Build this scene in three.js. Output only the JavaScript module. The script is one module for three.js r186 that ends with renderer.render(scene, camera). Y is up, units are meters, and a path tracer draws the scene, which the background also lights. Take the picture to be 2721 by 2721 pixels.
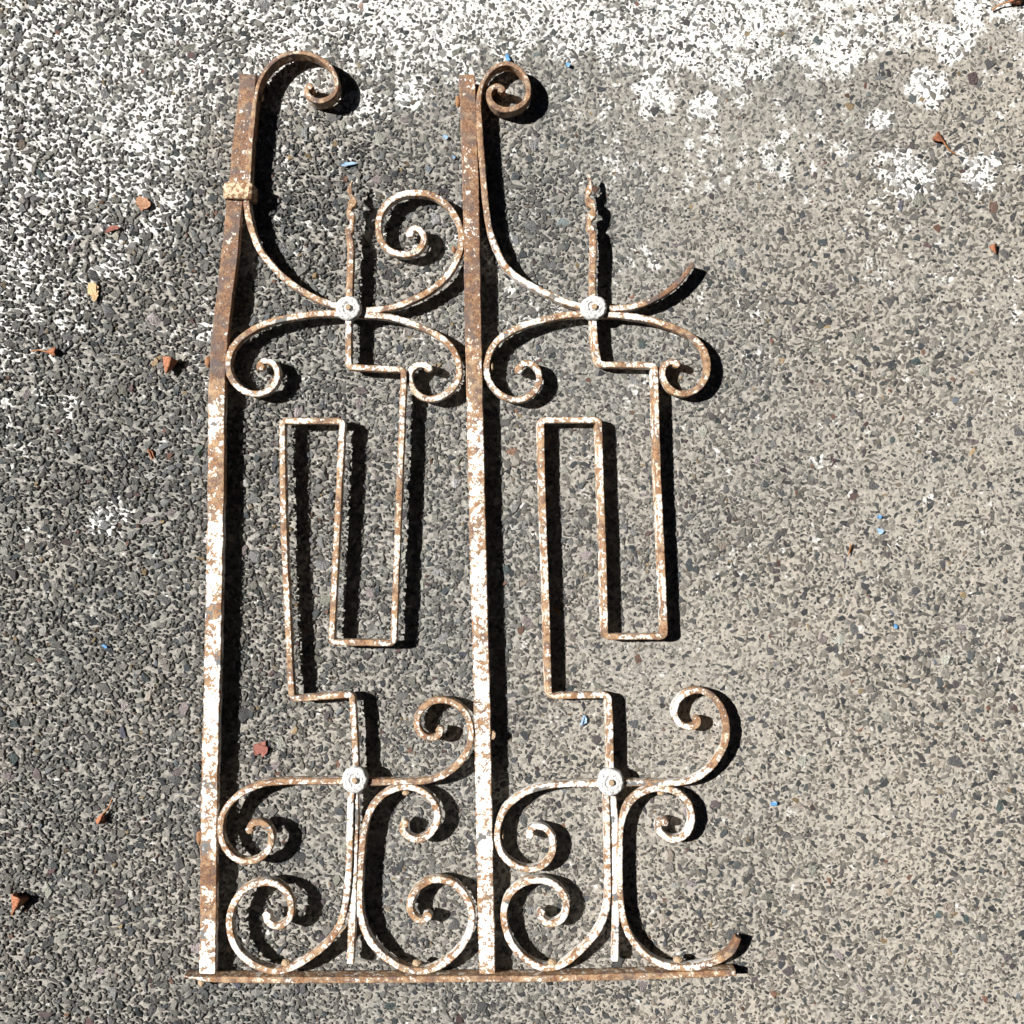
import * as THREE from 'three';
import { ConvexGeometry } from 'three/addons/geometries/ConvexGeometry.js';
import { ImprovedNoise } from 'three/addons/math/ImprovedNoise.js';
import { mergeGeometries } from 'three/addons/utils/BufferGeometryUtils.js';

// ---------------------------------------------------------------- camera, sky, sun, exposure
const scene = new THREE.Scene();
const camera = new THREE.PerspectiveCamera(50, 1, 0.05, 200);
camera.position.set(0, 1.4588, 0);
camera.up.set(0, 0, -1);
camera.lookAt(0, 0, 0);

const renderer = new THREE.WebGLRenderer({ antialias: true });
renderer.toneMapping = THREE.LinearToneMapping;
renderer.toneMappingExposure = 1.72;
renderer.shadowMap.enabled = true;

const sunDir = new THREE.Vector3(-0.92, 1.0, -0.25).normalize();
{ // clear deep blue sky, paler towards the horizon and a little brighter round the sun
  const w = 128, h = 64, d = new Float32Array(w * h * 4), v = new THREE.Vector3();
  for (let j = 0; j < h; j++) for (let i = 0; i < w; i++) {
    const el = (j + 0.5) / h * Math.PI - Math.PI / 2, az = (i + 0.5) / w * 2 * Math.PI - Math.PI;
    v.set(Math.cos(el) * Math.cos(az), Math.sin(el), Math.cos(el) * Math.sin(az));
    const t = Math.max(0, v.y), hz = Math.pow(1 - t, 3), s = Math.pow(Math.max(0, v.dot(sunDir)), 8) * 0.006;
    const k = (j * w + i) * 4;
    d[k] = 0.003 + 0.007 * hz + s; d[k + 1] = 0.005 + 0.008 * hz + s; d[k + 2] = 0.009 + 0.008 * hz + s; d[k + 3] = 1;
  }
  const sky = new THREE.DataTexture(d, w, h, THREE.RGBAFormat, THREE.FloatType);
  sky.mapping = THREE.EquirectangularReflectionMapping; sky.magFilter = THREE.LinearFilter; sky.needsUpdate = true;
  scene.background = sky; scene.environment = sky;
}
const sun = new THREE.DirectionalLight(new THREE.Color().setRGB(1.0, 0.975, 0.935), 5);
sun.position.copy(sunDir).multiplyScalar(4); sun.target.position.set(0, 0, 0);
sun.castShadow = true; sun.shadow.mapSize.set(4096, 4096);
Object.assign(sun.shadow.camera, { left: -1.1, right: 1.1, top: 1.1, bottom: -1.1, near: 0.5, far: 8 });
scene.add(sun, sun.target);

// ---------------------------------------------------------------- helpers
let seed = 20240611;
const rnd = () => { seed = (seed + 0x6D2B79F5) | 0; let t = Math.imul(seed ^ (seed >>> 15), 1 | seed); t = (t + Math.imul(t ^ (t >>> 7), 61 | t)) ^ t; return ((t ^ (t >>> 14)) >>> 0) / 4294967296; };
const rr = (a, b) => a + (b - a) * rnd();
const lerp = (a, b, t) => a + (b - a) * t;
const clamp = (x, a = 0, b = 1) => Math.min(b, Math.max(a, x));
const sst = (a, b, x) => { const t = clamp((x - a) / (b - a)); return t * t * (3 - 2 * t); };
const NZ = new ImprovedNoise();
const nz = (x, y, z) => NZ.noise(x + 511.3, y + 217.7, z + 133.1);
const fbm = (x, y, z, o = 3) => { let s = 0, a = 0.5, f = 1; for (let i = 0; i < o; i++) { s += a * nz(x * f, y * f, z * f); a *= 0.5; f *= 2.03; } return s; };
const mix3 = (a, b, t) => [lerp(a[0], b[0], t), lerp(a[1], b[1], t), lerp(a[2], b[2], t)];
const toS = (c) => Math.round(255 * clamp(c <= 0.0031308 ? 12.92 * c : 1.055 * Math.pow(c, 1 / 2.4) - 0.055));
const std = (o) => new THREE.MeshStandardMaterial(o);
function put(name, geo, mat, parent) { const m = new THREE.Mesh(geo, mat); m.name = name; m.castShadow = m.receiveShadow = true; parent.add(m); return m; }
const used = {};
const numbered = (n) => { const k = used[n] = (used[n] ?? -1) + 1; return k ? n + '_' + String(k).padStart(3, '0') : n; };
function texture(data, w, h, srgb) {
  const t = new THREE.DataTexture(data, w, h, THREE.RGBAFormat); t.magFilter = THREE.LinearFilter; t.minFilter = THREE.LinearMipmapLinearFilter; t.generateMipmaps = true;
  if (srgb) t.colorSpace = THREE.SRGBColorSpace; t.wrapS = t.wrapT = THREE.RepeatWrapping; t.needsUpdate = true; return t;
}

// ---------------------------------------------------------------- the ground: worn asphalt with old road paint
const G = 0.95;                                        // half size of the detailed sheet, metres
// where road paint survives, as found on the ground (x, z in metres): worn edge of a painted line, a worn field, loose patches
const patches = [[0.522, -0.447, 0.034], [0.622, -0.45, 0.028], [0.552, -0.565, 0.028], [0.43, -0.615, 0.03], [-0.537, 0.010, 0.028], [-0.655, -0.33, 0.034], [-0.53, -0.325, 0.024],
  [-0.60, -0.43, 0.035], [-0.50, -0.475, 0.026], [0.19, -0.555, 0.028], [0.255, -0.54, 0.02], [0.585, -0.625, 0.026], [-0.585, -0.14, 0.016], [-0.4, -0.24, 0.02], [-0.2, -0.54, 0.026], [-0.13, -0.56, 0.024], [0.61, -0.665, 0.03], [0.49, -0.52, 0.018], [0.44, -0.60, 0.02]];
function paintAt(x, z) {
  const w = 0.07 * nz(x * 7, z * 7, 3.1) + 0.05 * nz(x * 21, z * 21, 5.2) + 0.03 * nz(x * 55, z * 55, 1.2);
  let m = (0.66 + 0.4 * nz(x * 9, z * 14, 7.1)) * sst(0.05, -0.05, z + 0.60 + 0.02 * x + w * 0.9 + 0.03 * sst(0.40, 0.62, x));
  m *= 1 - 0.3 * sst(0.25, 0.5, x);
  m = Math.max(m, (0.56 + 0.25 * nz(x * 8, z * 8, 6.6)) * sst(0.12, -0.12, (x + 0.42) + 0.75 * (z + 0.44) + 1.2 * w));   // worn field of the corner
  m = Math.max(m, (0.36 + 0.3 * nz(x * 10, z * 10, 2.6)) * sst(0.10, -0.10, (x + 0.24) + 1.2 * (z + 0.52) + 1.2 * w));
  m = Math.max(m, (0.17 + 0.5 * nz(x * 11, z * 11, 4.6)) * sst(0.06, -0.08, x + 0.42 + w) * sst(0.02, -0.16, z + 0.10 + w));
  for (const [px, pz, r] of patches) { const d = Math.hypot(x - px, z - pz) + r * (0.55 * nz(x * 40, z * 40, 2.9) + 0.4 * nz(x * 110, z * 110, 5.9)); if (d < r * 1.6) m = Math.max(m, 1.0 * sst(r * 1.35, r * 0.5, d)); }
  return Math.max(m, 0.23 * sst(0.3, -0.5, z) * sst(-0.25, 0.3, nz(x * 9, z * 9, 8.8)));
}
// sandy dust in the binder: most to the right, none where the surface is freshly worn
const dustAt = (x, z) => clamp(0.08 + 0.62 * sst(-0.05, 0.55, x + 0.32 * z) + 0.15 * sst(0.0, 0.6, z) + 0.8 * sst(0.13, 0.0, Math.hypot(x + 0.68, (z + 0.69) * 1.3)) + 0.35 * nz(x * 6, z * 6, 1.7) + 0.2 * nz(x * 17, z * 17, 2.7));
const roughAt = (x, z) => clamp(0.25 + 0.75 * sst(0.25, -0.5, x + 0.1 * z) - 0.55 * sst(-0.40, -0.60, z) + 0.35 * nz(x * 5, z * 5, 9.3));
const paintNoise = (x, z) => 0.5 + 0.95 * fbm(x * 62, z * 62, 0.4, 3) + 0.28 * nz(x * 300, z * 300, 6.1);
const sheetY = (x, z) => -0.0012 - 0.0012 * roughAt(x, z) + 0.0011 * fbm(x * 90, z * 90, 4.4, 2) + 0.0008 * nz(x * 260, z * 260, 2.2) + 0.0006 * nz(x * 3, z * 3, 1.1);

const asphalt = (() => {
  const n = 720, geo = new THREE.BufferGeometry(), pos = new Float32Array((n + 1) * (n + 1) * 3), uv = new Float32Array((n + 1) * (n + 1) * 2), idx = [];
  for (let j = 0; j <= n; j++) for (let i = 0; i <= n; i++) {
    const x = -G + 2 * G * i / n, z = -G + 2 * G * j / n, k = j * (n + 1) + i;
    pos.set([x, sheetY(x, z), z], k * 3); uv.set([i / n, j / n], k * 2);
    if (i < n && j < n) idx.push(k, k + n + 1, k + 1, k + 1, k + n + 1, k + n + 2);
  }
  geo.setAttribute('position', new THREE.BufferAttribute(pos, 3)); geo.setAttribute('uv', new THREE.BufferAttribute(uv, 2)); geo.setIndex(idx); geo.computeVertexNormals();
  const S = 2048, col = new Uint8Array(S * S * 4), bmp = new Uint8Array(S * S * 4);
  for (let j = 0; j < S; j++) for (let i = 0; i < S; i++) {
    const x = -G + 2 * G * (i + 0.5) / S, z = -G + 2 * G * (j + 0.5) / S, k = (j * S + i) * 4;
    const fine = nz(x * 620, z * 620, 7.7), mid = nz(x * 230, z * 230, 3.3), d = dustAt(x, z);
    let c = mix3([0.14, 0.135, 0.122], [0.33, 0.315, 0.285], clamp(0.5 + 0.9 * mid + 0.5 * fine));
    c = mix3(c, [0.39, 0.35, 0.295], clamp(d * (0.75 + 0.5 * mid) + 0.12 * fine));
    const p = paintAt(x, z), film = p - paintNoise(x, z) + 0.10, hit = sst(-0.09, 0.06, film) * clamp(0.86 + 0.5 * mid + 0.25 * fine + film, 0.45, 1);
    c = mix3(c, mix3([0.40, 0.395, 0.38], [0.64, 0.635, 0.615], clamp(0.6 + fine + mid + film)), hit);
    const g = 1 + 0.25 * fine;
    for (let q = 0; q < 3; q++) col[k + q] = toS(c[q] * g); col[k + 3] = 255;
    bmp[k] = bmp[k + 1] = bmp[k + 2] = clamp(0.5 + 0.4 * fine + 0.3 * mid) * 255; bmp[k + 3] = 255;
  }
  const m = std({ map: texture(col, S, S, true), bumpMap: texture(bmp, S, S), bumpScale: 0.0009, roughness: 0.92 });
  const mesh = put('asphalt', geo, m, scene);
  mesh.userData = { label: 'grey worn asphalt with crushed stone and flaking white road paint', kind: 'structure', category: 'asphalt' };
  return mesh;
})();
{ // the same asphalt further out, past the edge of the picture
  const S = 512, col = new Uint8Array(S * S * 4);
  for (let j = 0; j < S; j++) for (let i = 0; i < S; i++) {
    const x = i / S, z = j / S, k = (j * S + i) * 4, a = clamp(0.5 + 0.9 * nz(x * 90, z * 90, 2.1) + 0.4 * nz(x * 200, z * 200, 4.1));
    const c = mix3([0.09, 0.085, 0.08], [0.24, 0.215, 0.185], a); for (let q = 0; q < 3; q++) col[k + q] = toS(c[q]); col[k + 3] = 255;
  }
  const t = texture(col, S, S, true); t.repeat.set(60, 60);
  const far = put('asphalt_surround', new THREE.PlaneGeometry(60, 60).rotateX(-Math.PI / 2), std({ map: t, roughness: 0.95 }), scene);
  far.position.y = -0.012; far.userData = { label: 'plain grey asphalt stretching away around the gate panel', kind: 'structure', category: 'asphalt' };
}

// crushed stone: angular chips set in the binder
function chipGeometry(sides, k) {                       // a broken slab: uneven outline, sloping faces, a faceted top
  const pts = [], a0 = rr(0, 6), tx = rr(-0.22, 0.22), tz = rr(-0.22, 0.22);
  for (let i = 0; i < sides; i++) {
    const a = a0 + (i + rr(-0.38, 0.38)) / sides * Math.PI * 2, r = rr(0.72, 1.15), q = rr(0.66, 0.95), c = Math.cos(a), s = Math.sin(a);
    pts.push(new THREE.Vector3(c * r, rr(-0.55, -0.1), s * r), new THREE.Vector3(c * r * q, 0.5 + tx * c + tz * s + rr(-0.34, 0.22), s * r * q), new THREE.Vector3(c * 0.7, -1.2, s * 0.7));
  }
  pts.push(new THREE.Vector3(rr(-0.4, 0.4), 0.62 + rr(0, 0.18), rr(-0.4, 0.4)));
  const g = new ConvexGeometry(pts); g.computeBoundingBox(); g.translate(0, -g.boundingBox.max.y, 0);
  const p = g.attributes.position, uv = new Float32Array(p.count * 2); for (let i = 0; i < p.count; i++) { uv[i * 2] = p.getX(i) * 0.4 + p.getY(i) * 0.21 + k * 0.17; uv[i * 2 + 1] = p.getZ(i) * 0.4 + p.getY(i) * 0.13 + k * 0.31; }
  g.setAttribute('uv', new THREE.BufferAttribute(uv, 2));
  return g;                                            // top of the chip lies at y = 0
}
const variants = []; for (let i = 0; i < 20; i++) variants.push(chipGeometry(4 + (i % 3), i));
const grain = (() => {                                 // crystal grain and chatter marks of broken stone
  const S = 256, col = new Uint8Array(S * S * 4), bmp = new Uint8Array(S * S * 4);
  for (let j = 0; j < S; j++) for (let i = 0; i < S; i++) {
    const x = i / S, z = j / S, k = (j * S + i) * 4, a = nz(x * 14, z * 22, 3.7), b = nz(x * 40, z * 40, 5.9), h = clamp(0.5 + 0.6 * a + 0.5 * b), v = clamp(0.86 + 0.5 * a + 0.35 * b, 0.45, 1);
    col[k] = col[k + 1] = col[k + 2] = toS(v); bmp[k] = bmp[k + 1] = bmp[k + 2] = 255 * h; col[k + 3] = bmp[k + 3] = 255;
  }
  return { map: texture(col, S, S, true), bumpMap: texture(bmp, S, S), bumpScale: 0.0018 };
})();
const greys = [[0.27, 0.265, 0.25], [0.31, 0.305, 0.285], [0.245, 0.25, 0.243], [0.36, 0.352, 0.328], [0.20, 0.196, 0.19], [0.275, 0.27, 0.238], [0.29, 0.272, 0.26], [0.24, 0.248, 0.256], [0.33, 0.32, 0.29]];
const darks = [[0.085, 0.093, 0.104], [0.10, 0.114, 0.118], [0.12, 0.105, 0.112], [0.075, 0.088, 0.096], [0.13, 0.13, 0.135]];
const odd = [[0.46, 0.34, 0.20], [0.30, 0.17, 0.12], [0.58, 0.54, 0.46], [0.24, 0.27, 0.30], [0.40, 0.33, 0.25], [0.17, 0.11, 0.105], [0.66, 0.645, 0.61]];
function chipColour(x, z, top, size) {
  const d = dustAt(x, z), r = rnd();
  let c = r < 0.035 ? odd[Math.floor(rnd() * odd.length)] : r < 0.13 + 0.12 * d + (size > 0.006 ? 0.38 * d : 0) ? darks[Math.floor(rnd() * darks.length)] : greys[Math.floor(rnd() * greys.length)];
  if (r >= 0.035) c = mix3(c, [0.46, 0.41, 0.345], Math.min(1, d * (0.25 + rnd())) * (c[1] < 0.14 ? 0.12 : 1.1));
  const p = paintAt(x, z) - paintNoise(x, z) + 0.10;
  if (p > top * 0.7 - 0.12 + rr(0, 0.25) + size * 18) c = mix3(c, [0.70, 0.695, 0.675], rr(0.4, 1));
  const k = rr(0.62, 1.42); return [c[0] * k, c[1] * k, c[2] * k];
}
const chips = [];
{
  const cell = 0.012, grid = new Map(), key = (i, j) => i * 4096 + j, R = 0.93;
  for (let t = 0; t < 420000 && chips.length < 85000; t++) {
    const x = rr(-R, R), z = rr(-R, R), big = rnd(), half = big < 0.05 ? rr(0.009, 0.0155) : big < 0.27 ? rr(0.0055, 0.0095) : rr(0.0022, 0.0055);
    const ci = Math.floor((x + 1) / cell), cj = Math.floor((z + 1) / cell); let ok = true;
    for (let a = -2; a <= 2 && ok; a++) for (let b = -2; b <= 2 && ok; b++) for (const o of grid.get(key(ci + a, cj + b)) || []) if (Math.hypot(o.x - x, o.z - z) < 0.4 * (o.half + half)) { ok = false; break; }
    if (!ok) continue;
    const c = { x, z, half }; chips.push(c); const kk = key(ci, cj); grid.has(kk) ? grid.get(kk).push(c) : grid.set(kk, [c]);
  }
}
const mat4 = new THREE.Matrix4(), quat = new THREE.Quaternion(), eul = new THREE.Euler(), vp = new THREE.Vector3(), vs = new THREE.Vector3();
function placeChip(c, tilt) {
  const rough = roughAt(c.x, c.z), top = rnd();
  c.top = top; c.y = -0.0007 + (0.0009 + 0.0014 * rough) * top - 0.0003 * (1 - rough);
  const w = c.half * rr(0.38, 0.92), h = Math.max(0.0016, c.half * rr(0.3, 0.6));
  eul.set(rr(-1, 1) * tilt * (0.35 + rough), rr(0, Math.PI * 2), rr(-1, 1) * tilt * (0.35 + rough), 'YXZ');
  c.m = new THREE.Matrix4().compose(vp.set(c.x, c.y, c.z), quat.setFromEuler(eul), vs.set(c.half, h, w));
  c.col = chipColour(c.x, c.z, top, c.half); c.v = Math.floor(rnd() * variants.length);
  return c;
}
chips.forEach((c) => placeChip(c, 0.28));
chips.sort((a, b) => b.half - a.half);
{ // the largest stones one by one
  const mats = new Map(); let n = 0;
  for (const c of chips) {
    if (n >= 300) break; if (Math.abs(c.x) > 0.675 || Math.abs(c.z) > 0.675) continue;
    const q = c.col.map((v) => Math.round(Math.sqrt(v) * 22)), kk = q.join();
    if (!mats.has(kk)) mats.set(kk, std({ color: new THREE.Color().setRGB(...q.map((v) => (v / 22) ** 2)), roughness: 0.52, flatShading: true, ...grain }));
    const s = put('stone', variants[c.v], mats.get(kk), asphalt); c.m.decompose(s.position, s.quaternion, s.scale); c.own = true; n++;
  }
}
const chipMat = std({ color: 0xffffff, roughness: 0.56, flatShading: true, ...grain });
function scatter(name, list) {
  for (let v = 0; v < variants.length; v++) {
    const sub = list.filter((c) => c.v === v); if (!sub.length) continue;
    const im = new THREE.InstancedMesh(variants[v], chipMat, sub.length), col = new THREE.Color();
    sub.forEach((c, i) => { im.setMatrixAt(i, c.m); im.setColorAt(i, col.setRGB(...c.col)); });
    im.name = name; im.castShadow = im.receiveShadow = true; im.userData = { kind: 'stuff' }; asphalt.add(im);
  }
}
scatter('crushed_stone', chips.filter((c) => !c.own));
{
  const small = [], R = 0.9;
  for (let i = 0; i < 70000; i++) { const c = { x: rr(-R, R), z: rr(-R, R), half: 0.0012 + 0.0020 * rnd() ** 1.5 }; placeChip(c, 0.5); c.v = c.v % 6; small.push(c); }
  scatter('grit', small);
}

// ---------------------------------------------------------------- the wrought iron gate panel
// centrelines of the bars in plan, millimetres (x, z), measured on the panel
const plan = {
  uprightL: [-345.5, -572.6, -348.3, -531.2, -354.1, -493, -359.2, -433.1, -363, -405.1, -369.2, -341.1, -376.9, -276.1, -383.2, -218.8, -386.4, -152.8, -387.2, -50.9, -388.8, 51, -390.9, 152.9, -392.7, 234.4, -395, 324.5, -397, 432.8, -397.6, 541.1, -398.7, 603.8],
  uprightR: [-59, -571.5, -57.4, -530.8, -56, -492.6, -54.1, -429, -54.5, -447.8, -52.6, -352.3, -51.1, -256.9, -49, -161.4, -46.6, -50.9, -44.3, 50.9, -41.7, 152.8, -39.8, 216.1, -37.4, 346, -35, 475.8, -32.2, 603.4],
  rail: [-428.9, 607.5, -413.7, 610.3, -394.2, 611.8, -318.4, 612.9, -231.7, 612.7, -145.1, 612.3, -36.7, 611.2, 7.6, 611.6, 94.3, 609.7, 181, 607.5, 246, 605.6, 292.5, 603.6],
  s1: [-219, -265.3, -230.4, -270, -249.5, -276.1, -274.3, -289.1, -299.1, -307.2, -316.3, -325.4, -328.7, -340.6, -336.3, -357.8, -342, -375, -345.8, -394, -347.2, -407.4, -345.5, -428.7, -343.8, -460.5, -341.2, -492.3, -338, -517.7, -334.9, -543.1, -331.3, -558.4, -324.9, -572.4, -314.8, -585.1, -302.1, -594.6, -288.1, -599.4, -272.8, -599.7, -257.5, -595.9, -242.3, -587, -233.4, -576.2, -228.9, -562.2, -230.2, -549.5, -237.2, -541.2, -247.4, -537, -257.5, -537.4, -265.8, -542.5, -268.7, -550.1, -265.2, -556.5, -259.4, -555.2],
  s2: [-209.6, -264.5, -196.2, -263.2, -179, -264.5, -154.2, -268.3, -127.5, -278.8, -104.6, -291.2, -85.5, -308.4, -74, -325.6, -66.8, -346.6, -66.8, -367.6, -74, -386.7, -87.4, -403.9, -104.6, -414.4, -125.6, -417.6, -146.6, -414.4, -163.8, -402.9, -172.7, -388.6, -174.8, -371.4, -171, -354.2, -160, -341.8, -144.7, -337, -129.4, -338.4, -118.5, -346.6, -114.7, -358, -118, -367.2, -125.6, -372, -133.2, -369.5, -134.6, -363.8, -130.4, -360.9],
  s3: [-217.2, -259.7, -226.8, -259.7, -249.7, -259.7, -274.5, -256.9, -303.1, -252.1, -329.9, -243.5, -352.8, -229.2, -365.7, -214.9, -370.9, -199.6, -370.3, -182.4, -362.3, -168.1, -348.9, -157.6, -333.7, -154.1, -318.4, -159.1, -308.9, -170.9, -306.6, -182.4, -310.8, -192.9, -320.3, -198.1, -328.5, -195.8, -329.9, -189.7, -326, -186.2],
  s4: [-207.7, -259.1, -192.4, -257.8, -173.3, -256.9, -150.4, -253, -127.5, -245.4, -104.6, -235.5, -85.5, -222.5, -74, -207.2, -68.9, -190, -70.6, -174.8, -77.9, -161.4, -93.1, -150.9, -110.3, -147.7, -125.2, -155.7, -132.8, -169, -134.2, -181.4, -127.5, -190.6, -116.4, -193.5, -108.8, -189.7, -109.4, -183.4],
  finL: [-213.2, -269.5, -212.4, -280.9, -211.9, -294.2, -210.9, -322.8, -210.5, -347.5, -213.6, -364.7, -209.4, -376.1, -210, -385.6, -213.2, -393.2, -210, -400.8, -207.1, -408.4, -211.7, -416.1, -211.9, -425.6, -209, -432.8],
  meanL: [-213.2, -256.1, -213.2, -189.1, -140.8, -185.7, -154.4, 171, -235.6, 170.2, -221, -118.8, -299.7, -118.8, -298.9, -30.4, -297.1, 40.6, -293.7, 111.7, -290, 192.9, -287.3, 244, -208.7, 238.2, -205.5, 286.7, -203.1, 345],
  s5: [-208.7, 351.2, -223.8, 351.2, -251.8, 351.2, -281.9, 351.2, -307.8, 352.2, -325, 354.6, -344.4, 361.9, -361.6, 373.3, -374.5, 389.5, -379.5, 408.9, -377.3, 428.2, -367, 445, -350.8, 454.5, -333.6, 453, -319.6, 443.3, -312.5, 428.2, -313.8, 415.3, -320.7, 406.3, -331.5, 403, -340.1, 406.7, -341.8, 414.2, -337.9, 417],
  s6: [-203, 353, -186.8, 353, -155.5, 353, -127.4, 352.4, -105.8, 349.8, -84.2, 341.1, -66.9, 326, -56.1, 306.6, -53.5, 285, -60, 263.4, -74.4, 250.4, -92.8, 245.4, -110.1, 250.4, -122, 263.4, -124.8, 276.3, -119.8, 288.9, -107.9, 295.3, -97.1, 294, -92.8, 287.1, -96.7, 280.7],
  s7: [-208.7, 361.5, -209.8, 374.4, -210.9, 408.9, -212, 451.9, -213.9, 484.2, -216.9, 510, -222.7, 533.7, -236.7, 557.4, -256.1, 574.6, -277.6, 588.6, -303.5, 597.9, -325, 594, -346.5, 581.1, -361.6, 561.7, -367, 540.2, -365.9, 520.8, -357.3, 501.4, -342.2, 486.8, -322.9, 481.2, -305.6, 484.2, -292.7, 495, -286.7, 510, -288, 525.1, -294.9, 535.2, -305.6, 538.7, -316.4, 533.7, -320.1, 525.1, -314.2, 521.9],
  stemL: [-205.4, 362.5, -204.6, 399.2, -206.3, 453.2, -207.6, 507.2, -208.9, 539.5, -211.1, 589.2],
  s8: [-135, 406.2, -142.2, 407.3, -143, 417.1, -133.9, 425.7, -121, 428.3, -108, 421.4, -98.9, 408.4, -97.2, 393.3, -103.7, 378.1, -116.6, 365.6, -133.9, 359.3, -151.2, 361.3, -168.5, 369.9, -181.5, 383.5, -189.7, 401.9, -194.1, 421.4, -196.2, 443, -197.9, 464.6, -199.2, 486.2, -199.7, 507.9, -197.3, 529.5, -190.8, 551.1, -177.2, 571.6, -157.7, 587.9, -136.1, 598.2, -116.6, 600.4, -97.2, 594.8, -75.6, 579.2, -60.4, 559.8, -53.3, 540.3, -53.3, 520.8, -62.6, 499.7, -77.7, 485.2, -97.2, 480.2, -114.5, 485.2, -127.5, 497.1, -133.5, 512.2, -131.4, 525.2, -123.1, 533.8, -112.3, 533.8, -108.9, 523],
  t1: [104.3, -265.3, 89, -269.1, 69.9, -274.8, 47, -285.3, 24.1, -296.7, 3.2, -310.1, -10.2, -323.4, -18.8, -340.6, -28.3, -365.4, -34, -399.8, -38.2, -447.4, -39.9, -466.8, -41.8, -492.3, -43, -517.7, -43.7, -530.4, -42.9, -543.1, -40.2, -555.9, -36, -565.4, -30.3, -574.3, -22, -581.3, -11.9, -585.7, -3, -585.7, 8.5, -580, 16.1, -571.1, 21.2, -559.7, 21.8, -547, 17.4, -536.8, 8.5, -529.4, -3, -525.6, -14.4, -526, -23.6, -531.1, -29, -538.1, -30.7, -547.6, -25.9, -554.6, -17.6, -556.9, -12.9, -553.6, -13.4, -547.6],
  t2: [110.2, -266.8, 127.4, -266.4, 150.4, -267.7, 173.3, -273.5, 194.3, -283, 213.5, -296.4, 226.8, -310.7, 236.4, -326],
  t3: [104.4, -259.9, 91, -258.9, 70, -257.6, 43.3, -252.3, 16.5, -244.6, -2.6, -235.6, -19.8, -223.6, -29.7, -207.4, -33.1, -190.2, -30.8, -173, -21.7, -159.6, -8.3, -149.7, 7, -146.8, 22.3, -151.4, 33.3, -163.4, 36.2, -176.8, 32.8, -187.9, 24.2, -194.6, 14.6, -194.6, 8.3, -187.9, 9.8, -181],
  t4: [110.2, -258.7, 127.4, -258.2, 150.4, -256.8, 175.2, -253, 198.2, -246.3, 223, -236.6, 242.1, -224.3, 253.2, -207.5, 256.5, -190.3, 252.6, -173.5, 242.1, -160.7, 226.8, -154.9, 211.9, -157.4, 200.5, -169.3, 196.6, -182.3, 199.7, -192.2, 207.7, -197.4, 215.7, -195.1, 216.3, -188.8],
  finR: [105.9, -272.1, 105.3, -281.7, 105.3, -314.1, 106.2, -342.8, 104.9, -365.7, 100.5, -375.2, 101.5, -382.9, 105.3, -390.5, 107.2, -397.2, 101.5, -405.8, 98.6, -413.4, 101.5, -422.9, 102.4, -432.5, 100.1, -442.4],
  meanR: [106.8, -257.2, 109.3, -219, 114, -193.2, 187.6, -192.2, 191.2, -51, 195.2, 30.6, 198.7, 112.2, 200.7, 163.2, 122.4, 163.6, 119.8, 51, 116.7, -30.6, 114.3, -120.7, 38.2, -120.3, 40, -30.6, 42.9, 51, 45.8, 132.6, 47.8, 214.1, 48.8, 241.4, 126.8, 239.8, 129, 281.4, 129.8, 346.4],
  t5: [124.5, 355.9, 109.4, 355.9, 81.2, 355.9, 55.3, 357.5, 29.3, 362.4, 7.6, 373.3, -9.7, 389.5, -17.9, 411.1, -18.8, 432.8, -11.9, 450.1, 3.3, 462.7, 22.8, 467.9, 40.1, 463.5, 51.6, 450.1, 54, 432.8, 48.8, 418.7, 37.9, 411.6, 27.1, 412.7, 22.1, 419.4, 24.9, 427.4],
  t6: [133.4, 355.3, 150.7, 355.3, 181.1, 355.3, 209.3, 355.3, 230.9, 352.7, 252.6, 341.9, 270, 322.8, 280.4, 299, 280.8, 275.1, 273.2, 253.4, 259.1, 238.7, 241.8, 233.3, 224.4, 239.8, 214, 253.4, 213, 266.5, 220.5, 277.9, 233.1, 282.3, 243.5, 279, 244.4, 272.3, 238.5, 270.4],
  t7: [123.5, 363.5, 123.5, 376.5, 124.5, 411.1, 125, 454.4, 125.6, 497.7, 123.5, 519.4, 115.9, 541.1, 102.9, 560.5, 85.6, 577.9, 68.2, 591.3, 50.9, 596.7, 33.6, 594.5, 14.1, 582.2, -1, 564.2, -9.3, 541.1, -10.1, 519.4, -2.8, 500.3, 11.9, 487.4, 29.3, 481.9, 48.8, 484.3, 63.9, 495.6, 71.1, 510.7, 70, 525.9, 61.7, 536.3, 50.9, 539.5, 39.4, 534.1, 36.4, 525.5, 42.7, 522.6],
  stemR: [131.6, 364, 134.5, 411.7, 135.5, 476.8, 136, 531, 135.5, 563.5, 135.1, 588.4],
  t8: [202.6, 410.3, 199.4, 404.9, 192.2, 406, 191.8, 415.8, 200.5, 426.2, 213.5, 429.4, 226.5, 424, 234.5, 409.3, 234.7, 391.9, 228.2, 377.2, 213.5, 365.9, 196.1, 362, 176.6, 364.4, 159.3, 375.2, 148.5, 390.4, 142.4, 411.4, 141.1, 433.1, 140.7, 476.4, 142, 508.9, 146.3, 534.9, 155, 556.6, 170.1, 576.1, 189.6, 590.2, 211.3, 596.2, 235.1, 596.9, 256.8, 592.3, 276.3, 584.3, 289.3, 573.9, 296.9, 557.7],
};
const panel = new THREE.Group(); panel.name = 'gate_panel'; scene.add(panel);
panel.userData = { label: 'rusty white-painted wrought iron gate panel with scrolls lying on asphalt', category: 'gate panel' };

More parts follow.
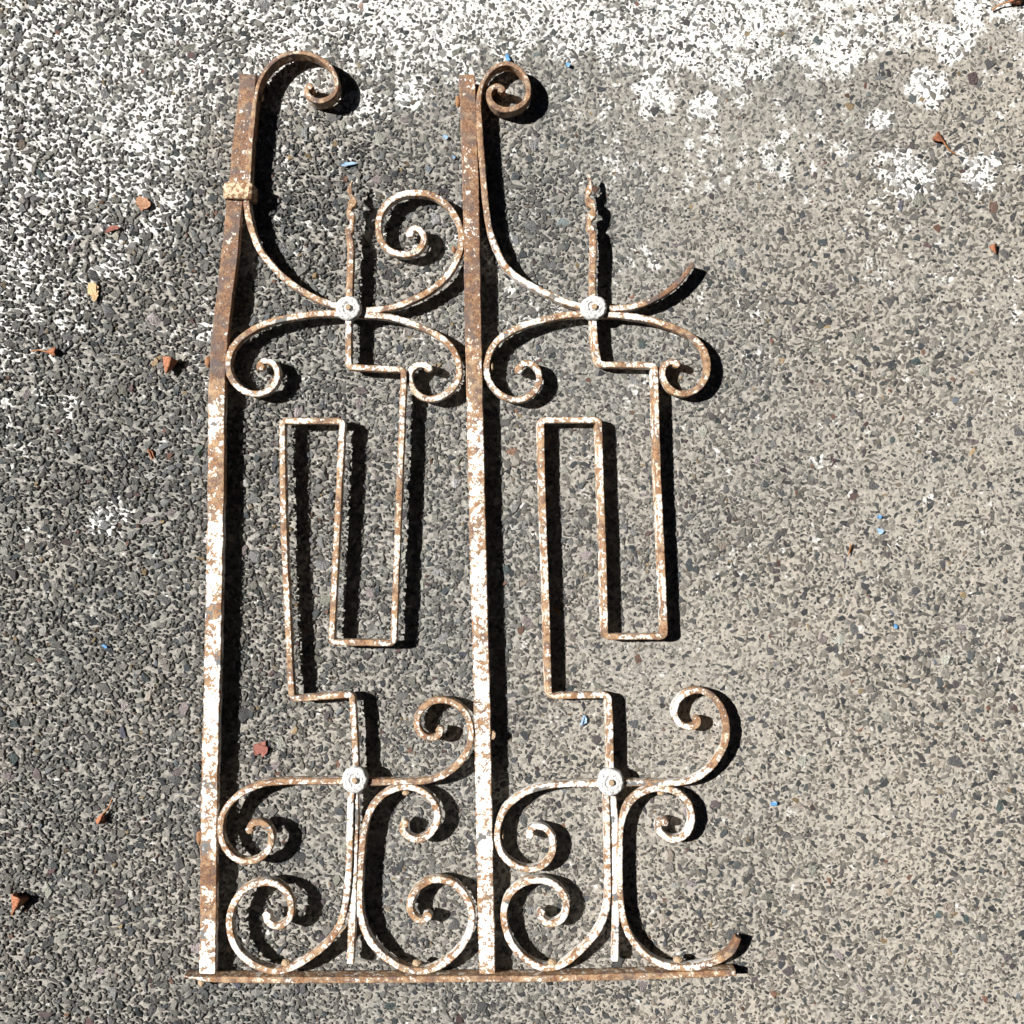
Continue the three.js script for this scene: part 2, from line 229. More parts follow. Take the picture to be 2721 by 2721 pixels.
function curveOf(a, step, smooth) {                     // a smooth run of points through the measured ones
  const p = []; for (let i = 0; i < a.length; i += 2) p.push(new THREE.Vector3(a[i] / 1000, 0, a[i + 1] / 1000));
  const c = new THREE.CatmullRomCurve3(p, false, 'centripetal'), n = Math.ceil(c.getLength() / step); c.arcLengthDivisions = n * 4;
  let q = c.getSpacedPoints(n);
  for (let k = 0; k < smooth; k++) { const r = q.map((v) => v.clone()); for (let i = 1; i < q.length - 1; i++) r[i].copy(q[i]).multiplyScalar(2).add(q[i - 1]).add(q[i + 1]).multiplyScalar(0.25); q = r; }
  return q;
}
function bentBar(a, radius, step) {                     // straight lengths with small bends at sharp corners
  const p = []; for (let i = 0; i < a.length; i += 2) p.push(new THREE.Vector3(a[i] / 1000, 0, a[i + 1] / 1000));
  const raw = [p[0]];
  for (let i = 1; i < p.length - 1; i++) {
    const u = p[i - 1].clone().sub(p[i]), w = p[i + 1].clone().sub(p[i]), lu = u.length(), lw = w.length(); u.normalize(); w.normalize();
    const t = Math.min(radius, lu * 0.4, lw * 0.4), A = p[i].clone().addScaledVector(u, t), B = p[i].clone().addScaledVector(w, t);
    for (let k = 0; k <= 6; k++) { const s = k / 6; raw.push(A.clone().multiplyScalar((1 - s) ** 2).addScaledVector(p[i], 2 * s * (1 - s)).addScaledVector(B, s * s)); }
  }
  raw.push(p[p.length - 1]);
  const out = [raw[0].clone()]; let need = step;        // even spacing
  for (let i = 1; i < raw.length; i++) { let from = raw[i - 1].clone(), len = from.distanceTo(raw[i]); while (len >= need) { from = from.clone().lerp(raw[i], need / len); out.push(from.clone()); len = from.distanceTo(raw[i]); need = step; } need -= len; }
  out.push(raw[raw.length - 1].clone());
  return out;
}
// ---- skin of the iron: one sheet on which every bar has its own run: old white paint, stains, rust and grey primer
const AW = 2048, ROW = 128, TEX = 0.0007, rows = new Array(16).fill(0), runs = [];
function allot(len) { const need = Math.ceil(len / TEX) + 8; let r = rows.findIndex((u) => u + need <= AW); if (r < 0) r = 15; const u0 = rows[r]; rows[r] += need; return { row: r, u0: u0 + 4 }; }
const skin = std({ roughness: 0.72, metalness: 0 });

// sweep a chamfered section along a path. o: top (m), width, depth, lean (bottom shifted in x), paint 0..1, ends
function bar(name, path, o) {
  const n = path.length, W = o.width, D = o.depth, ch = o.chamfer ?? Math.min(W, D) * 0.16;
  const sec = [[0, -D], [W / 2 - ch, -D], [W / 2, -D + ch], [W / 2, -D / 2], [W / 2, -ch], [W / 2 - ch * 0.35, -ch * 0.35], [W / 2 - ch, 0], [0, 0], [-W / 2 + ch, 0], [-W / 2 + ch * 0.35, -ch * 0.35], [-W / 2, -ch], [-W / 2, -D / 2], [-W / 2, -D + ch], [-W / 2 + ch, -D], [0, -D]];
  const m = sec.length, per = [0]; for (let i = 1; i < m; i++) per.push(per[i - 1] + Math.hypot(sec[i][0] - sec[i - 1][0], sec[i][1] - sec[i - 1][1]));
  const run = allot((n - 1) * o.step), pos = [], uv = [], idx = [], nrm = [], id = runs.length * 7.31;
  for (let i = 0; i < n; i++) { const t = path[Math.min(n - 1, i + 1)].clone().sub(path[Math.max(0, i - 1)]).normalize(); nrm.push([-t.z, t.x]); }
  const fr = { ...run, n, step: o.step, path, nrm, sec, per, o, name };
  for (let i = 0; i < n; i++) {
    const f = i / (n - 1), s = i * o.step, p = path[i], [nx, nzz] = nrm[i];
    let wk = 1 + 0.09 * nz(s * 45, id, 1) + 0.05 * nz(s * 300, id, 4), dk = 1; if (o.profile) { const q = o.profile(f, s, (n - 1) * o.step); wk *= q[0]; dk *= q[1]; }
    const top = o.top + (o.rise ? o.rise(f, p) : 0) + 0.0004 * nz(s * 25, id, 2);
    for (let k = 0; k < m; k++) {
      const ox = sec[k][0] * wk, oy = sec[k][1] * dk - (1 - dk) * D * 0.35, ln = (o.lean ?? 0) * (-sec[k][1] / D);
      const j = 0.00038 * nz((p.x + nx * ox) * 240, sec[k][1] * 240 + id, (p.z + nzz * ox) * 240) + 0.0002 * nz(p.x * 700 + k, id, p.z * 700);
      const sgn = Math.sign(ox) || 0;
      pos.push(p.x + nx * (ox + sgn * j) - ln, top + oy + (k > 4 && k < 10 ? j : 0), p.z + nzz * (ox + sgn * j));
      uv.push((run.u0 + s / TEX) / AW, (run.row * ROW + 4 + (ROW - 8) * per[k] / per[m - 1]) / 2048);
    }
  }
  for (let i = 0; i < n - 1; i++) for (let k = 0; k < m - 1; k++) { const a = i * m + k, b = a + m; idx.push(a, a + 1, b, b, a + 1, b + 1); }
  for (const e of [0, n - 1]) {                          // ends closed with a fan
    const c = pos.length / 3; let x = 0, y = 0, z = 0; for (let k = 0; k < m - 1; k++) { x += pos[(e * m + k) * 3]; y += pos[(e * m + k) * 3 + 1]; z += pos[(e * m + k) * 3 + 2]; }
    pos.push(x / (m - 1), y / (m - 1), z / (m - 1)); uv.push(uv[(e * m + 7) * 2], uv[(e * m + 7) * 2 + 1]);
    for (let k = 0; k < m - 1; k++) { const q = pos.length / 3; for (const t of [k, k + 1]) { pos.push(...pos.slice((e * m + t) * 3, (e * m + t) * 3 + 3)); uv.push(...uv.slice((e * m + t) * 2, (e * m + t) * 2 + 2)); } e ? idx.push(c, q, q + 1) : idx.push(c, q + 1, q); }
  }
  const g = new THREE.BufferGeometry(); g.setAttribute('position', new THREE.Float32BufferAttribute(pos, 3)); g.setAttribute('uv', new THREE.Float32BufferAttribute(uv, 2)); g.setIndex(idx); g.computeVertexNormals();
  runs.push(fr);
  const mesh = put(name, g, skin, panel); if (o.label) mesh.userData.label = o.label;
  return mesh;
}
const curl = (f, s, L) => { const e = L - s, t = Math.min(1, e / 0.0035); const k = e < 0.0095 ? 1 + 0.38 * Math.sin(Math.PI * clamp(e / 0.0095)) : 1; return [k * Math.sqrt(Math.max(0.05, 1 - (1 - t) ** 2)), 1]; };
const curlStart = (f, s, L) => curl(1 - f, L - s, L), curlBoth = (f, s, L) => [curl(f, s, L)[0] * curlStart(f, s, L)[0], 1];
const ST = 0.0022;
const P = (k, sm = 6) => curveOf(plan[k], ST, sm);
const mm = 0.001;
bar('upright_bar', curveOf(plan.uprightL, 0.004, 4), { step: 0.004, top: 23 * mm, width: 21.5 * mm, depth: 13 * mm, chamfer: 1.2 * mm, paint: 'uprightL', label: 'upright bar, brown with rust above and white paint below, slightly bent' });
bar('upright_bar', curveOf(plan.uprightR, 0.004, 4), { step: 0.004, top: 24 * mm, width: 21.5 * mm, depth: 13 * mm, chamfer: 1.2 * mm, paint: 'uprightR', label: 'straight upright bar, rusty above and white below, between the two scroll columns' });
bar('bottom_rail', curveOf(plan.rail, 0.004, 2), { step: 0.004, top: 22.3 * mm, width: 8.6 * mm, depth: 21 * mm, paint: 0.34, profile: (f, s) => [lerp(0.35, 1, sst(0, 0.05, s)), 1], label: 'rusty flat bottom rail set on edge' });
const scroll = (k, top, paint, o = {}) => bar('scroll', P(k), { step: ST, top: top * mm, width: 8.4 * mm, depth: 15 * mm, paint, profile: curl, ...o });
scroll('s1', 24.6, 's1', { depth: 18 * mm, profile: (f, s, L) => { const q = curl(f, s, L); return [q[0] * lerp(1, 0.66, sst(0.45, 0.62, f)) * lerp(1, 1.35, sst(0.82, 0.95, f)), lerp(1, 1.25, sst(0.5, 0.7, f))]; } });
scroll('s2', 24.0, 0.55); scroll('s3', 23.7, 0.5); scroll('s4', 23.4, 0.52);
scroll('s5', 29.0, 0.5, { rise: (f) => 0.004 * sst(0.2, 0.8, f) }); scroll('s6', 26.1, 0.45); scroll('s7', 29.6, 0.62, { rise: (f) => 0.004 * sst(0.25, 0.7, f), width: 9 * mm }); scroll('s8', 25.3, 0.58, { profile: curlBoth, width: 9 * mm });
scroll('t1', 24.3, 't1', { depth: 18 * mm, profile: (f, s, L) => { const q = curl(f, s, L); return [q[0] * lerp(1, 0.7, sst(0.52, 0.66, f)) * lerp(1, 1.3, sst(0.74, 0.9, f)), lerp(1, 1.2, sst(0.5, 0.7, f))]; } });
scroll('t2', 22.4, 't2', { profile: (f) => [lerp(1.05, 0.72, f), 1], label: 'broken short scroll arm with rusty end' });
scroll('t3', 23.1, 0.55); scroll('t4', 22.1, 't4'); scroll('t5', 22.8, 0.66); scroll('t6', 21.4, 't6'); scroll('t7', 23.3, 0.62, { width: 9 * mm });
scroll('t8', 21.9, 't8', { width: 9 * mm, profile: (f, s, L) => [curlStart(f, s, L)[0] * lerp(1, 0.8, sst(0.96, 1, f)), 1], label: 'scroll with its lower end broken off and rusted' });
bar('meander_bar', bentBar(plan.meanL, 0.006, ST), { step: ST, top: 27.6 * mm, width: 8.2 * mm, depth: 15 * mm, paint: 'meanL' });
bar('meander_bar', bentBar(plan.meanR, 0.007, ST), { step: ST, top: 21.6 * mm, width: 8.2 * mm, depth: 15 * mm, lean: 2.6 * mm, paint: 'meanR' });
bar('stem', curveOf(plan.stemL, ST, 4), { step: ST, top: 26.6 * mm, width: 9.6 * mm, depth: 14 * mm, paint: 0.62 });
bar('stem', curveOf(plan.stemR, ST, 4), { step: ST, top: 21.2 * mm, width: 9.6 * mm, depth: 14 * mm, paint: 0.72 });
const flame = (f, s, L) => { const e = L - s; return [lerp(1, 0.95 + 0.32 * Math.sin(s * 330), sst(0.5, 0.6, f)) * lerp(0.32, 1, sst(0, 0.035, e)), lerp(1, 0.62 + 0.25 * Math.sin(s * 330 + 1.6), sst(0.5, 0.6, f)) * lerp(0.5, 1, sst(0, 0.04, e))]; };
bar('flame_finial', P('finL', 2), { step: ST, top: 27.2 * mm, width: 9.2 * mm, depth: 13 * mm, paint: 0.3, profile: flame });
bar('flame_finial', P('finR', 2), { step: ST, top: 24.8 * mm, width: 9.2 * mm, depth: 13 * mm, paint: 0.38, profile: flame });

// ---- paint the skin
{
  const spots = { uprightL: [[0.476, 0.022, 0.1], [0.525, 0.03, 0.35], [-0.05, 0.06, 0.3], [-0.2, 0.035, 0.05]], uprightR: [[0.0, 0.07, 0.42]] };
  const cover = {                                        // share of the paint that is left, along each bar (x, z in metres)
    uprightL: (x, z) => { let c = lerp(0.2, 0.58, sst(-0.22, -0.10, z)) + 0.08 * sst(0.45, 0.62, z); for (const [a, r, v] of spots.uprightL) c = lerp(c, v, sst(r, r * 0.35, Math.abs(z - a))); return c; },
    uprightR: (x, z) => { let c = lerp(0.22, 0.63, sst(-0.24, -0.08, z)); for (const [a, r, v] of spots.uprightR) c = lerp(c, v, sst(r, r * 0.5, Math.abs(z - a))); return c; },
    s1: (x, z) => lerp(0.25, 0.53, sst(-0.5, -0.38, z)), t1: (x, z) => lerp(0.26, 0.6, sst(-0.42, -0.34, z)), t2: (x, z) => lerp(0.6, 0.04, sst(0.15, 0.19, x)),
    t4: (x, z) => lerp(0.6, 0.38, sst(0.16, 0.22, x)), t6: (x, z) => lerp(0.62, 0.22, sst(0.21, 0.27, x) * sst(0.36, 0.25, z)), t8: (x, z) => lerp(0.62, 0.03, sst(0.25, 0.31, x)),
    meanL: (x, z) => 0.5 + 0.1 * nz(x * 12, z * 12, 3), meanR: () => 0.6,
  };
  const col = new Uint8Array(AW * 2048 * 4), bmp = new Uint8Array(AW * 2048 * 4);
  const dark = [0.09, 0.054, 0.04], brown = [0.20, 0.10, 0.054], orange = [0.37, 0.195, 0.085], purple = [0.115, 0.085, 0.077], white = [0.70, 0.69, 0.665], cream = [0.58, 0.48, 0.345], tan = [0.52, 0.365, 0.215], grey = [0.15, 0.15, 0.148];
  runs.forEach((r, ri) => {
    const cv = typeof r.o.paint === 'number' ? () => r.o.paint : cover[r.o.paint], m = r.sec.length, L = Math.ceil((r.n - 1) * r.step / TEX), per = r.per[m - 1];
    for (let v = 0; v < ROW; v++) {
      const q = clamp((v - 4 + 0.5) / (ROW - 8)) * per; let k = 1; while (k < m - 1 && r.per[k] < q) k++;
      const t = clamp((q - r.per[k - 1]) / (r.per[k] - r.per[k - 1])), ox = lerp(r.sec[k - 1][0], r.sec[k][0], t), oy = lerp(r.sec[k - 1][1], r.sec[k][1], t);
      for (let u = -4; u < L + 4; u++) {
        const s = clamp(u * TEX / r.step, 0, r.n - 1.001), i = Math.floor(s), f = s - i, A = r.path[i], B = r.path[Math.min(r.n - 1, i + 1)], nn = r.nrm[i];
        const cx = lerp(A.x, B.x, f), cz = lerp(A.z, B.z, f), x = cx + nn[0] * ox, z = cz + nn[1] * ox, y = oy + ri * 0.31;
        const c = cv(cx, cz), edge = 0.24 * sst(0.0022, 0.0006, Math.min(Math.abs(Math.abs(ox) - r.o.width / 2) + Math.abs(oy) * 0.6, 1));
        const n1 = fbm(x * 140, y * 140, z * 140, 3), n2 = nz(x * 420, y * 420, z * 420), n3 = nz(x * 38, y * 38, z * 38), n4 = nz(x * 900, y * 900, z * 900);
        const e = c - edge - (0.5 + 0.85 * n1 + 0.34 * n2 + 0.34 * n3);           // above 0: paint is left
        const bare = sst(0.3, 0.15, c); let rust = mix3(brown, n1 + 0.6 * n2 > 0.12 * bare ? orange : dark, clamp(Math.abs(1.7 * n2 + 1.0 * n1)) * (n1 + 0.6 * n2 > 0 ? 1 - 0.45 * bare : 1));
        rust = mix3(rust, purple, clamp(0.2 + 1.6 * nz(x * 60, y * 60 + 5, z * 60)) * (0.7 + 0.3 * bare));
        rust = mix3(rust, tan, clamp((0.3 - 0.5 * bare) + 0.9 * nz(x * 130, y * 130 + 9, z * 130) + 0.5 * n4) * 0.7);
        let paint = mix3(mix3(white, [0.56, 0.535, 0.50], clamp(-0.1 + 1.5 * nz(x * 75, y * 75 + 21, z * 75) + 0.5 * n4)), cream, clamp(0.62 - 2.2 * e + 0.9 * nz(x * 30, y * 30 + 2, z * 30) + 0.5 * n2 - 1.6 * (c - 0.5) - (r.o.width > 0.015 ? 0.35 : 0)));
        paint = mix3(paint, grey, sst(0.40, 0.47, nz(x * 34, y * 34 + 11, z * 34) + 0.5 * n1 + 0.05 * n2));
        const h = sst(-0.03, 0.03, e), k4 = ((r.row * ROW + v) * AW + Math.min(AW - 1, Math.max(0, r.u0 + u))) * 4, o = mix3(rust, paint, h), g = (1 + 0.3 * n4 * (1 - h)) * (1 - 0.12 * bare * clamp(0.6 + 1.5 * n3) * (1 - h));
        for (let w = 0; w < 3; w++) col[k4 + w] = toS(o[w] * g); col[k4 + 3] = 255;
        bmp[k4] = bmp[k4 + 1] = bmp[k4 + 2] = 255 * clamp(0.3 + 0.35 * h + (1 - h) * (0.3 * n2 + 0.25 * n4) + 0.1 * n2); bmp[k4 + 3] = 255;
      }
    }
  });
  skin.map = texture(col, AW, 2048, true); skin.bumpMap = texture(bmp, AW, 2048); skin.bumpScale = 0.0006;
}

// ---- small pieces share a sheet of mottled paint, and one of rust
function mottle(a, b, c, f, thr) {
  const S = 256, col = new Uint8Array(S * S * 4), bmp = new Uint8Array(S * S * 4);
  for (let j = 0; j < S; j++) for (let i = 0; i < S; i++) {
    const x = i / S, z = j / S, k = (j * S + i) * 4, n = fbm(x * f, z * f, 2, 3), m = nz(x * f * 3, z * f * 3, 8), h = sst(-0.05, 0.05, n + 0.3 * m - thr);
    const o = mix3(mix3(a, c, clamp(0.3 + 1.2 * m)), b, h); for (let q = 0; q < 3; q++) col[k + q] = toS(o[q] * (1 + 0.2 * m)); col[k + 3] = 255;
    bmp[k] = bmp[k + 1] = bmp[k + 2] = 255 * clamp(0.5 + 0.4 * n + 0.3 * m); bmp[k + 3] = 255;
  }
  return std({ map: texture(col, S, S, true), bumpMap: texture(bmp, S, S), bumpScale: 0.0007, roughness: 0.75 });
}
const castPaint = mottle([0.66, 0.655, 0.64], [0.24, 0.235, 0.235], [0.50, 0.485, 0.465], 13, 0.17);
const rustSkin = mottle([0.30, 0.14, 0.06], [0.13, 0.065, 0.042], [0.46, 0.25, 0.10], 10, 0.1);
const creamSkin = mottle([0.56, 0.42, 0.25], [0.22, 0.11, 0.055], [0.62, 0.55, 0.43], 11, 0.04);

function rough(g, amp, f, sd) { const p = g.attributes.position; for (let i = 0; i < p.count; i++) { const x = p.getX(i), y = p.getY(i), z = p.getZ(i); p.setXYZ(i, x + amp * nz(x * f + sd, y * f, z * f), y + amp * nz(x * f, y * f + sd, z * f), z + amp * nz(x * f, y * f, z * f + sd)); } g.computeVertexNormals(); return g; }
function rosette(x, z, top, r, sd) {
  const prof = [[0, 0], [0.003, -0.0001], [0.0043, -0.0004], [0.0050, -0.0018], [0.0060, -0.0024], [0.0068, -0.0012], [0.0078, -0.0004], [0.0094, -0.0006], [0.0104, -0.0013], [0.0114, -0.0009], [0.0135, -0.0010], [0.0152, -0.0020], [0.0164, -0.0044], [0.0168, -0.0085], [0.0162, -0.0135], [0.0145, -0.019], [0.0, -0.0195]];
  const g = new THREE.LatheGeometry(prof.map(([a, b]) => new THREE.Vector2(a * r / 0.0168, b)).reverse(), 44), p = g.attributes.position;
  for (let i = 0; i < p.count; i++) { const X = p.getX(i), Z = p.getZ(i), a = Math.atan2(Z, X), d = Math.hypot(X, Z), k = 1 + (d > 0.007 ? 0.012 * Math.sin(a * 5 + sd) + 0.03 * Math.sin(a * 2 + sd * 2) : 0.10 * Math.sin(a + sd) + 0.05 * Math.sin(a * 3 + sd)); p.setX(i, X * k); p.setZ(i, Z * k); }
  const m = put('rosette', rough(g, 0.0013, 300, sd), castPaint, panel); m.position.set(x, top, z); m.userData.label = 'cast rosette boss, white with grey weathering';
  const b = put('bolt_head', rough(new THREE.CylinderGeometry(0.0034, 0.0041, 0.0032, 10, 2), 0.0005, 400, sd + 3), creamSkin, m); b.position.set(0.0004, 0.0008, -0.0003); b.rotation.y = sd;
}
rosette(-0.2129, -0.2655, 0.0335, 0.0168, 0.7); rosette(-0.2044, 0.3484, 0.0345, 0.0176, 2.1); rosette(0.1068, -0.2668, 0.0305, 0.0170, 4.2); rosette(0.1290, 0.3527, 0.0295, 0.0182, 5.6);

function band(w, l, h, t) {                              // a strip of iron wrapped round the bars
  const s = new THREE.Shape(), R = 0.004; s.moveTo(-w / 2 + R, -h / 2); s.lineTo(w / 2 - R, -h / 2); s.quadraticCurveTo(w / 2, -h / 2, w / 2, -h / 2 + R); s.lineTo(w / 2, h / 2 - R); s.quadraticCurveTo(w / 2, h / 2, w / 2 - R, h / 2); s.lineTo(-w / 2 + R, h / 2); s.quadraticCurveTo(-w / 2, h / 2, -w / 2, h / 2 - R); s.lineTo(-w / 2, -h / 2 + R); s.quadraticCurveTo(-w / 2, -h / 2, -w / 2 + R, -h / 2);
  const q = new THREE.Path(), a = w / 2 - t, b = h / 2 - t; q.moveTo(-a, -b); q.lineTo(-a, b); q.lineTo(a, b); q.lineTo(a, -b); q.lineTo(-a, -b); s.holes.push(q);
  const g = new THREE.ExtrudeGeometry(s, { depth: l, bevelEnabled: true, bevelSize: 0.0030, bevelThickness: 0.0055, bevelSegments: 5, curveSegments: 8, steps: 6 }); g.translate(0, 0, -l / 2);
  const uv = g.attributes.uv, p = g.attributes.position; for (let i = 0; i < p.count; i++) uv.setXY(i, p.getX(i) * 16 + p.getY(i) * 16 + 0.37, p.getZ(i) * 16 + p.getX(i) * 3 + 0.61);
  return rough(g, 0.0007, 200, 1.3);
}
const collar = put('collar', band(0.0340, 0.0105, 0.0245, 0.003), creamSkin, panel); collar.position.set(-0.3565, 0.0160, -0.4183); collar.rotation.y = -0.03; collar.userData.label = 'cream and rust collar clasping upright and scroll';

const knob = rough(new THREE.SphereGeometry(1, 16, 12), 0.18, 1.6, 2.2), stub = rough(new THREE.CylinderGeometry(1, 1.05, 2, 12, 3), 0.14, 2.1, 3.1);
function rivet(x, y, z, sx, sy, sz, m, g = knob, ry = 0) { const r = put('rivet', g, m, panel); r.position.set(x, y, z); r.scale.set(sx, sy, sz); r.rotation.y = ry; }
rivet(-0.2951, 0.0235, 0.5890, 0.0062, 0.0055, 0.0048, creamSkin); rivet(-0.1243, 0.0205, 0.5905, 0.0062, 0.0055, 0.0045, creamSkin); rivet(0.0531, 0.0185, 0.5903, 0.0060, 0.0052, 0.0045, creamSkin); rivet(0.2178, 0.0185, 0.5870, 0.0064, 0.0052, 0.0046, creamSkin);
rivet(-0.3292, 0.0150, -0.5445, 0.0030, 0.0042, 0.0052, creamSkin); rivet(-0.0762, 0.0165, -0.3442, 0.0028, 0.0045, 0.0050, rustSkin); rivet(-0.0262, 0.0165, -0.1908, 0.0024, 0.0042, 0.0062, creamSkin);
rivet(-0.0706, 0.0165, -0.5387, 0.0040, 0.0050, 0.0078, rustSkin); rivet(-0.0268, 0.0170, 0.2920, 0.0052, 0.0050, 0.0060, creamSkin, stub); rivet(-0.4105, 0.0155, 0.4278, 0.0042, 0.0050, 0.0095, rustSkin); rivet(-0.3990, 0.0150, -0.1973, 0.0048, 0.0052, 0.0080, rustSkin);
rivet(-0.0125, 0.0150, 0.4251, 0.0024, 0.0040, 0.0070, creamSkin); rivet(-0.4085, 0.0130, 0.6195, 0.0048, 0.0045, 0.0050, creamSkin); rivet(-0.1388, 0.0200, 0.3680, 0.0052, 0.0042, 0.0036, creamSkin); rivet(0.1956, 0.0175, 0.3690, 0.0050, 0.0040, 0.0034, creamSkin);

// ---------------------------------------------------------------- litter on the asphalt
const litter = (o, label, category, group) => { o.userData = { label, category, ...(group ? { group } : {}) }; return o; };
const huskMat = mottle([0.34, 0.125, 0.06], [0.20, 0.065, 0.035], [0.46, 0.21, 0.10], 12, 0.1), stalkMat = std({ color: new THREE.Color().setRGB(0.36, 0.16, 0.06), roughness: 0.8 });
function husk(x, z, dir, size, stalk, label) {           // a dried seed cup: a ribbed cone lying on its side, with a thin stalk
  const t = new THREE.Group(); t.name = numbered('seed_cup'); t.position.set(x, 0.0008, z); t.rotation.y = -dir; scene.add(t);
  const prof = [[0.06, 0], [0.13, 0.15], [0.28, 0.42], [0.44, 0.75], [0.52, 0.95], [0.46, 1.0], [0.36, 0.86], [0.0, 0.7]].map(([a, b]) => new THREE.Vector2(a * size, b * size));
  const g = new THREE.LatheGeometry(prof, 20), p = g.attributes.position;
  for (let i = 0; i < p.count; i++) { const a = Math.atan2(p.getZ(i), p.getX(i)), k = 1 + 0.16 * Math.sin(a * 4 + x * 90) + 0.06 * Math.sin(a * 9); p.setX(i, p.getX(i) * k); p.setZ(i, p.getZ(i) * k * 0.8); }
  rough(g, size * 0.08, 2.2 / size, x * 50); g.rotateZ(Math.PI / 2); g.rotateZ(0.12); g.translate(0, size * 0.40, 0);
  put('cup', g, huskMat, t);
  if (stalk) put('stalk', new THREE.TubeGeometry(new THREE.CatmullRomCurve3([new THREE.Vector3(-size * 0.05, size * 0.40, 0), new THREE.Vector3(stalk * 0.5, size * 0.28, stalk * 0.12), new THREE.Vector3(stalk, size * 0.12, stalk * 0.05)]), 14, size * 0.065, 7), stalkMat, t);
  return litter(t, label, 'seed cup', 'dried seed cups on the asphalt');
}
// dir: heading in plan of the narrow end's stalk, measured from +x towards +z
husk(-0.4555, -0.183, Math.PI * 0.56, 0.021, 0, 'red-brown dried seed cup without stalk beside the left upright bar');
husk(-0.617, -0.464 + 0.252, Math.PI, 0.013, 0.021, 'small red-brown seed cup with long straight stalk on worn paint');
husk(-0.540, 0.398, -Math.PI * 0.36, 0.014, 0.020, 'dark red seed cup with curved stalk near the bottom of the left bar');
husk(-0.658, 0.527, Math.PI * 0.63, 0.022, 0.008, 'ribbed orange-brown seed cup tapering to a point beside a pale stone');
husk(0.571, -0.490, Math.PI * 0.22, 0.014, 0.022, 'glossy brown seed cup with straight stalk between white paint patches');
husk(0.657, -0.674, Math.PI * 0.86, 0.017, 0.022, 'rounded brown seed cup with bent stalk at the corner of the paint');
husk(0.640, -0.343, Math.PI * 0.4, 0.011, 0, 'tiny orange-brown seed cup on sandy asphalt');

function flake(x, z, l, w, ang, bend, m, name, label, category, group) {
  const g = new THREE.PlaneGeometry(l, w, 10, 4), p = g.attributes.position, th = 0.0009;
  const a = g.clone().rotateX(-Math.PI / 2), b = g.clone().rotateX(Math.PI / 2); a.translate(0, th, 0);
  const full = mergeGeometries([a, b, new THREE.BoxGeometry(l * 0.98, th, w * 0.98).translate(0, th / 2, 0)]), q = full.attributes.position;
  for (let i = 0; i < q.count; i++) { const X = q.getX(i), Z = q.getZ(i), e = Math.abs(X) / (l / 2), k = 1 - 0.5 * e * e + 0.7 * nz(X * 260, x * 90, Z > 0 ? 1.3 : 6.7); q.setZ(i, Z * k + bend * X * X / l); q.setY(i, q.getY(i) + 0.0014 + 0.0022 * nz(X * 160, Z * 160, x * 70) + 0.0012 * e * e); q.setX(i, X * (1 + 0.5 * nz(Z * 300, x * 40, 2.4))); }
  full.computeVertexNormals();
  const o = put(numbered(name), full, m, scene); o.position.set(x, 0.0006, z); o.rotation.y = -ang;
  return litter(o, label, category, group);
}
const blue = std({ color: new THREE.Color().setRGB(0.12, 0.30, 0.55), roughness: 0.5 }), paleBlue = std({ color: new THREE.Color().setRGB(0.27, 0.40, 0.56), roughness: 0.55 });
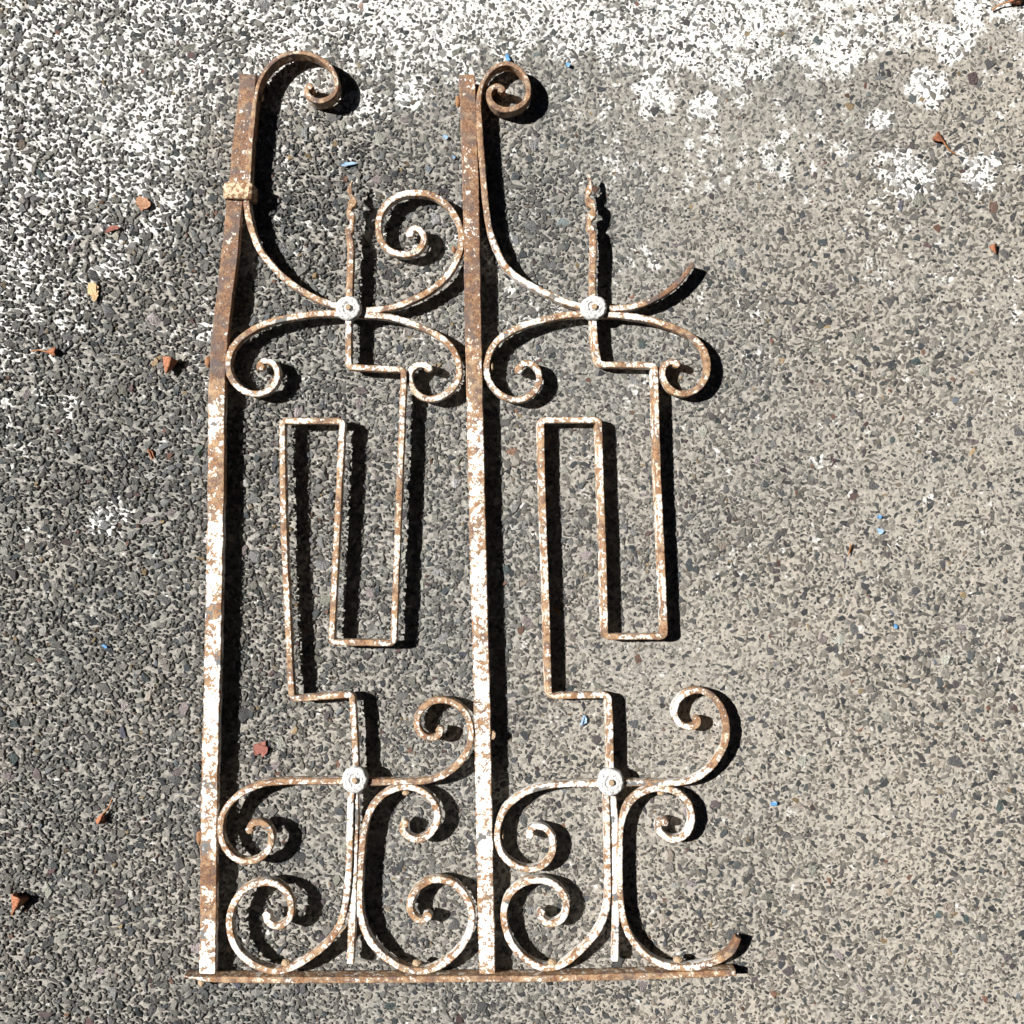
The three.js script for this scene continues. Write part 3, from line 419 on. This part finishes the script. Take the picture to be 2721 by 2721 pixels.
for (const [x, z, l, w, a, b, m, where] of [
  [-0.2165, -0.462, 0.021, 0.006, -0.12, 0.3, paleBlue, 'long pale blue plastic flake above the left flame finial'], [-0.006, -0.603, 0.011, 0.006, 1.2, 0, blue, 'blue plastic crumb beside the upper scroll of the inner upright'],
  [0.0738, -0.593, 0.006, 0.006, 0, 0, blue, 'round blue plastic crumb below the white painted band'], [-0.088, -0.498, 0.008, 0.007, 0.4, 0, paleBlue, 'pale blue crumb just outside the inner upright, higher of two'],
  [-0.077, -0.471, 0.006, 0.005, 0.9, 0, paleBlue, 'pale blue crumb just outside the inner upright, lower of two'], [0.097, 0.277, 0.018, 0.0055, 1.9, 0.9, paleBlue, 'curled pale blue plastic shaving above the lower right rosette'],
  [0.347, 0.387, 0.011, 0.008, -0.5, 0, blue, 'bright blue plastic chip on bare asphalt right of the lower scrolls'], [0.487, 0.006, 0.007, 0.007, 0, 0, blue, 'blue fleck on sandy asphalt, higher of a close pair'],
  [0.488, 0.025, 0.010, 0.009, 0.5, 0, paleBlue, 'pale blue fleck on sandy asphalt, lower of a close pair'], [0.508, 0.151, 0.007, 0.006, 1.1, 0, blue, 'lone blue fleck beside dark stones on sandy asphalt'],
  [-0.540, 0.178, 0.009, 0.005, 0.4, 0, blue, 'small blue fleck left of the left upright bar'],
]) flake(x, z, l * 0.82, w * 0.8, a, b, m, 'plastic_flake', where, 'plastic flake', 'blue plastic flakes on the asphalt');
const redLeaf = mottle([0.30, 0.10, 0.075], [0.20, 0.06, 0.05], [0.38, 0.19, 0.14], 8, 0.1), dryLeaf = mottle([0.60, 0.42, 0.22], [0.42, 0.26, 0.12], [0.68, 0.52, 0.32], 8, 0.1);
flake(-0.333, 0.313, 0.018, 0.018, 0.4, 0, redLeaf, 'dry_leaf', 'crumpled dull red leaf scrap below the left meander bar', 'leaf', 'leaf scraps on the asphalt');
flake(-0.554, -0.292, 0.023, 0.013, 1.4, 0, dryLeaf, 'dry_leaf', 'tan wedge-shaped leaf scrap on flaking white paint', 'leaf', 'leaf scraps on the asphalt');
flake(-0.489, -0.409, 0.020, 0.016, 0.2, 0, mottle([0.42, 0.20, 0.10], [0.24, 0.11, 0.06], [0.6, 0.42, 0.28], 8, 0.05), 'dry_leaf', 'crumpled brown leaf scrap on white paint beside the collar', 'leaf', 'leaf scraps on the asphalt');
flake(-0.530, -0.376, 0.022, 0.007, -0.3, 0.3, redLeaf, 'dry_leaf', 'narrow red-brown leaf scrap on the worn paint field', 'leaf', 'leaf scraps on the asphalt');
flake(-0.478, -0.077, 0.015, 0.004, 1.2, 0.5, huskMat, 'twig', 'short red-brown twig lying left of the left upright bar', 'twig');
flake(0.060, 0.130, 0.014, 0.0035, 0.9, 0.2, stalkMat, 'twig', 'thin orange twig between the inner upright and the right meander', 'twig');
flake(0.449, 0.050, 0.016, 0.003, 1.8, 0.4, stalkMat, 'twig', 'thin orange twig on sandy asphalt near dark stones', 'twig');

renderer.render(scene, camera);
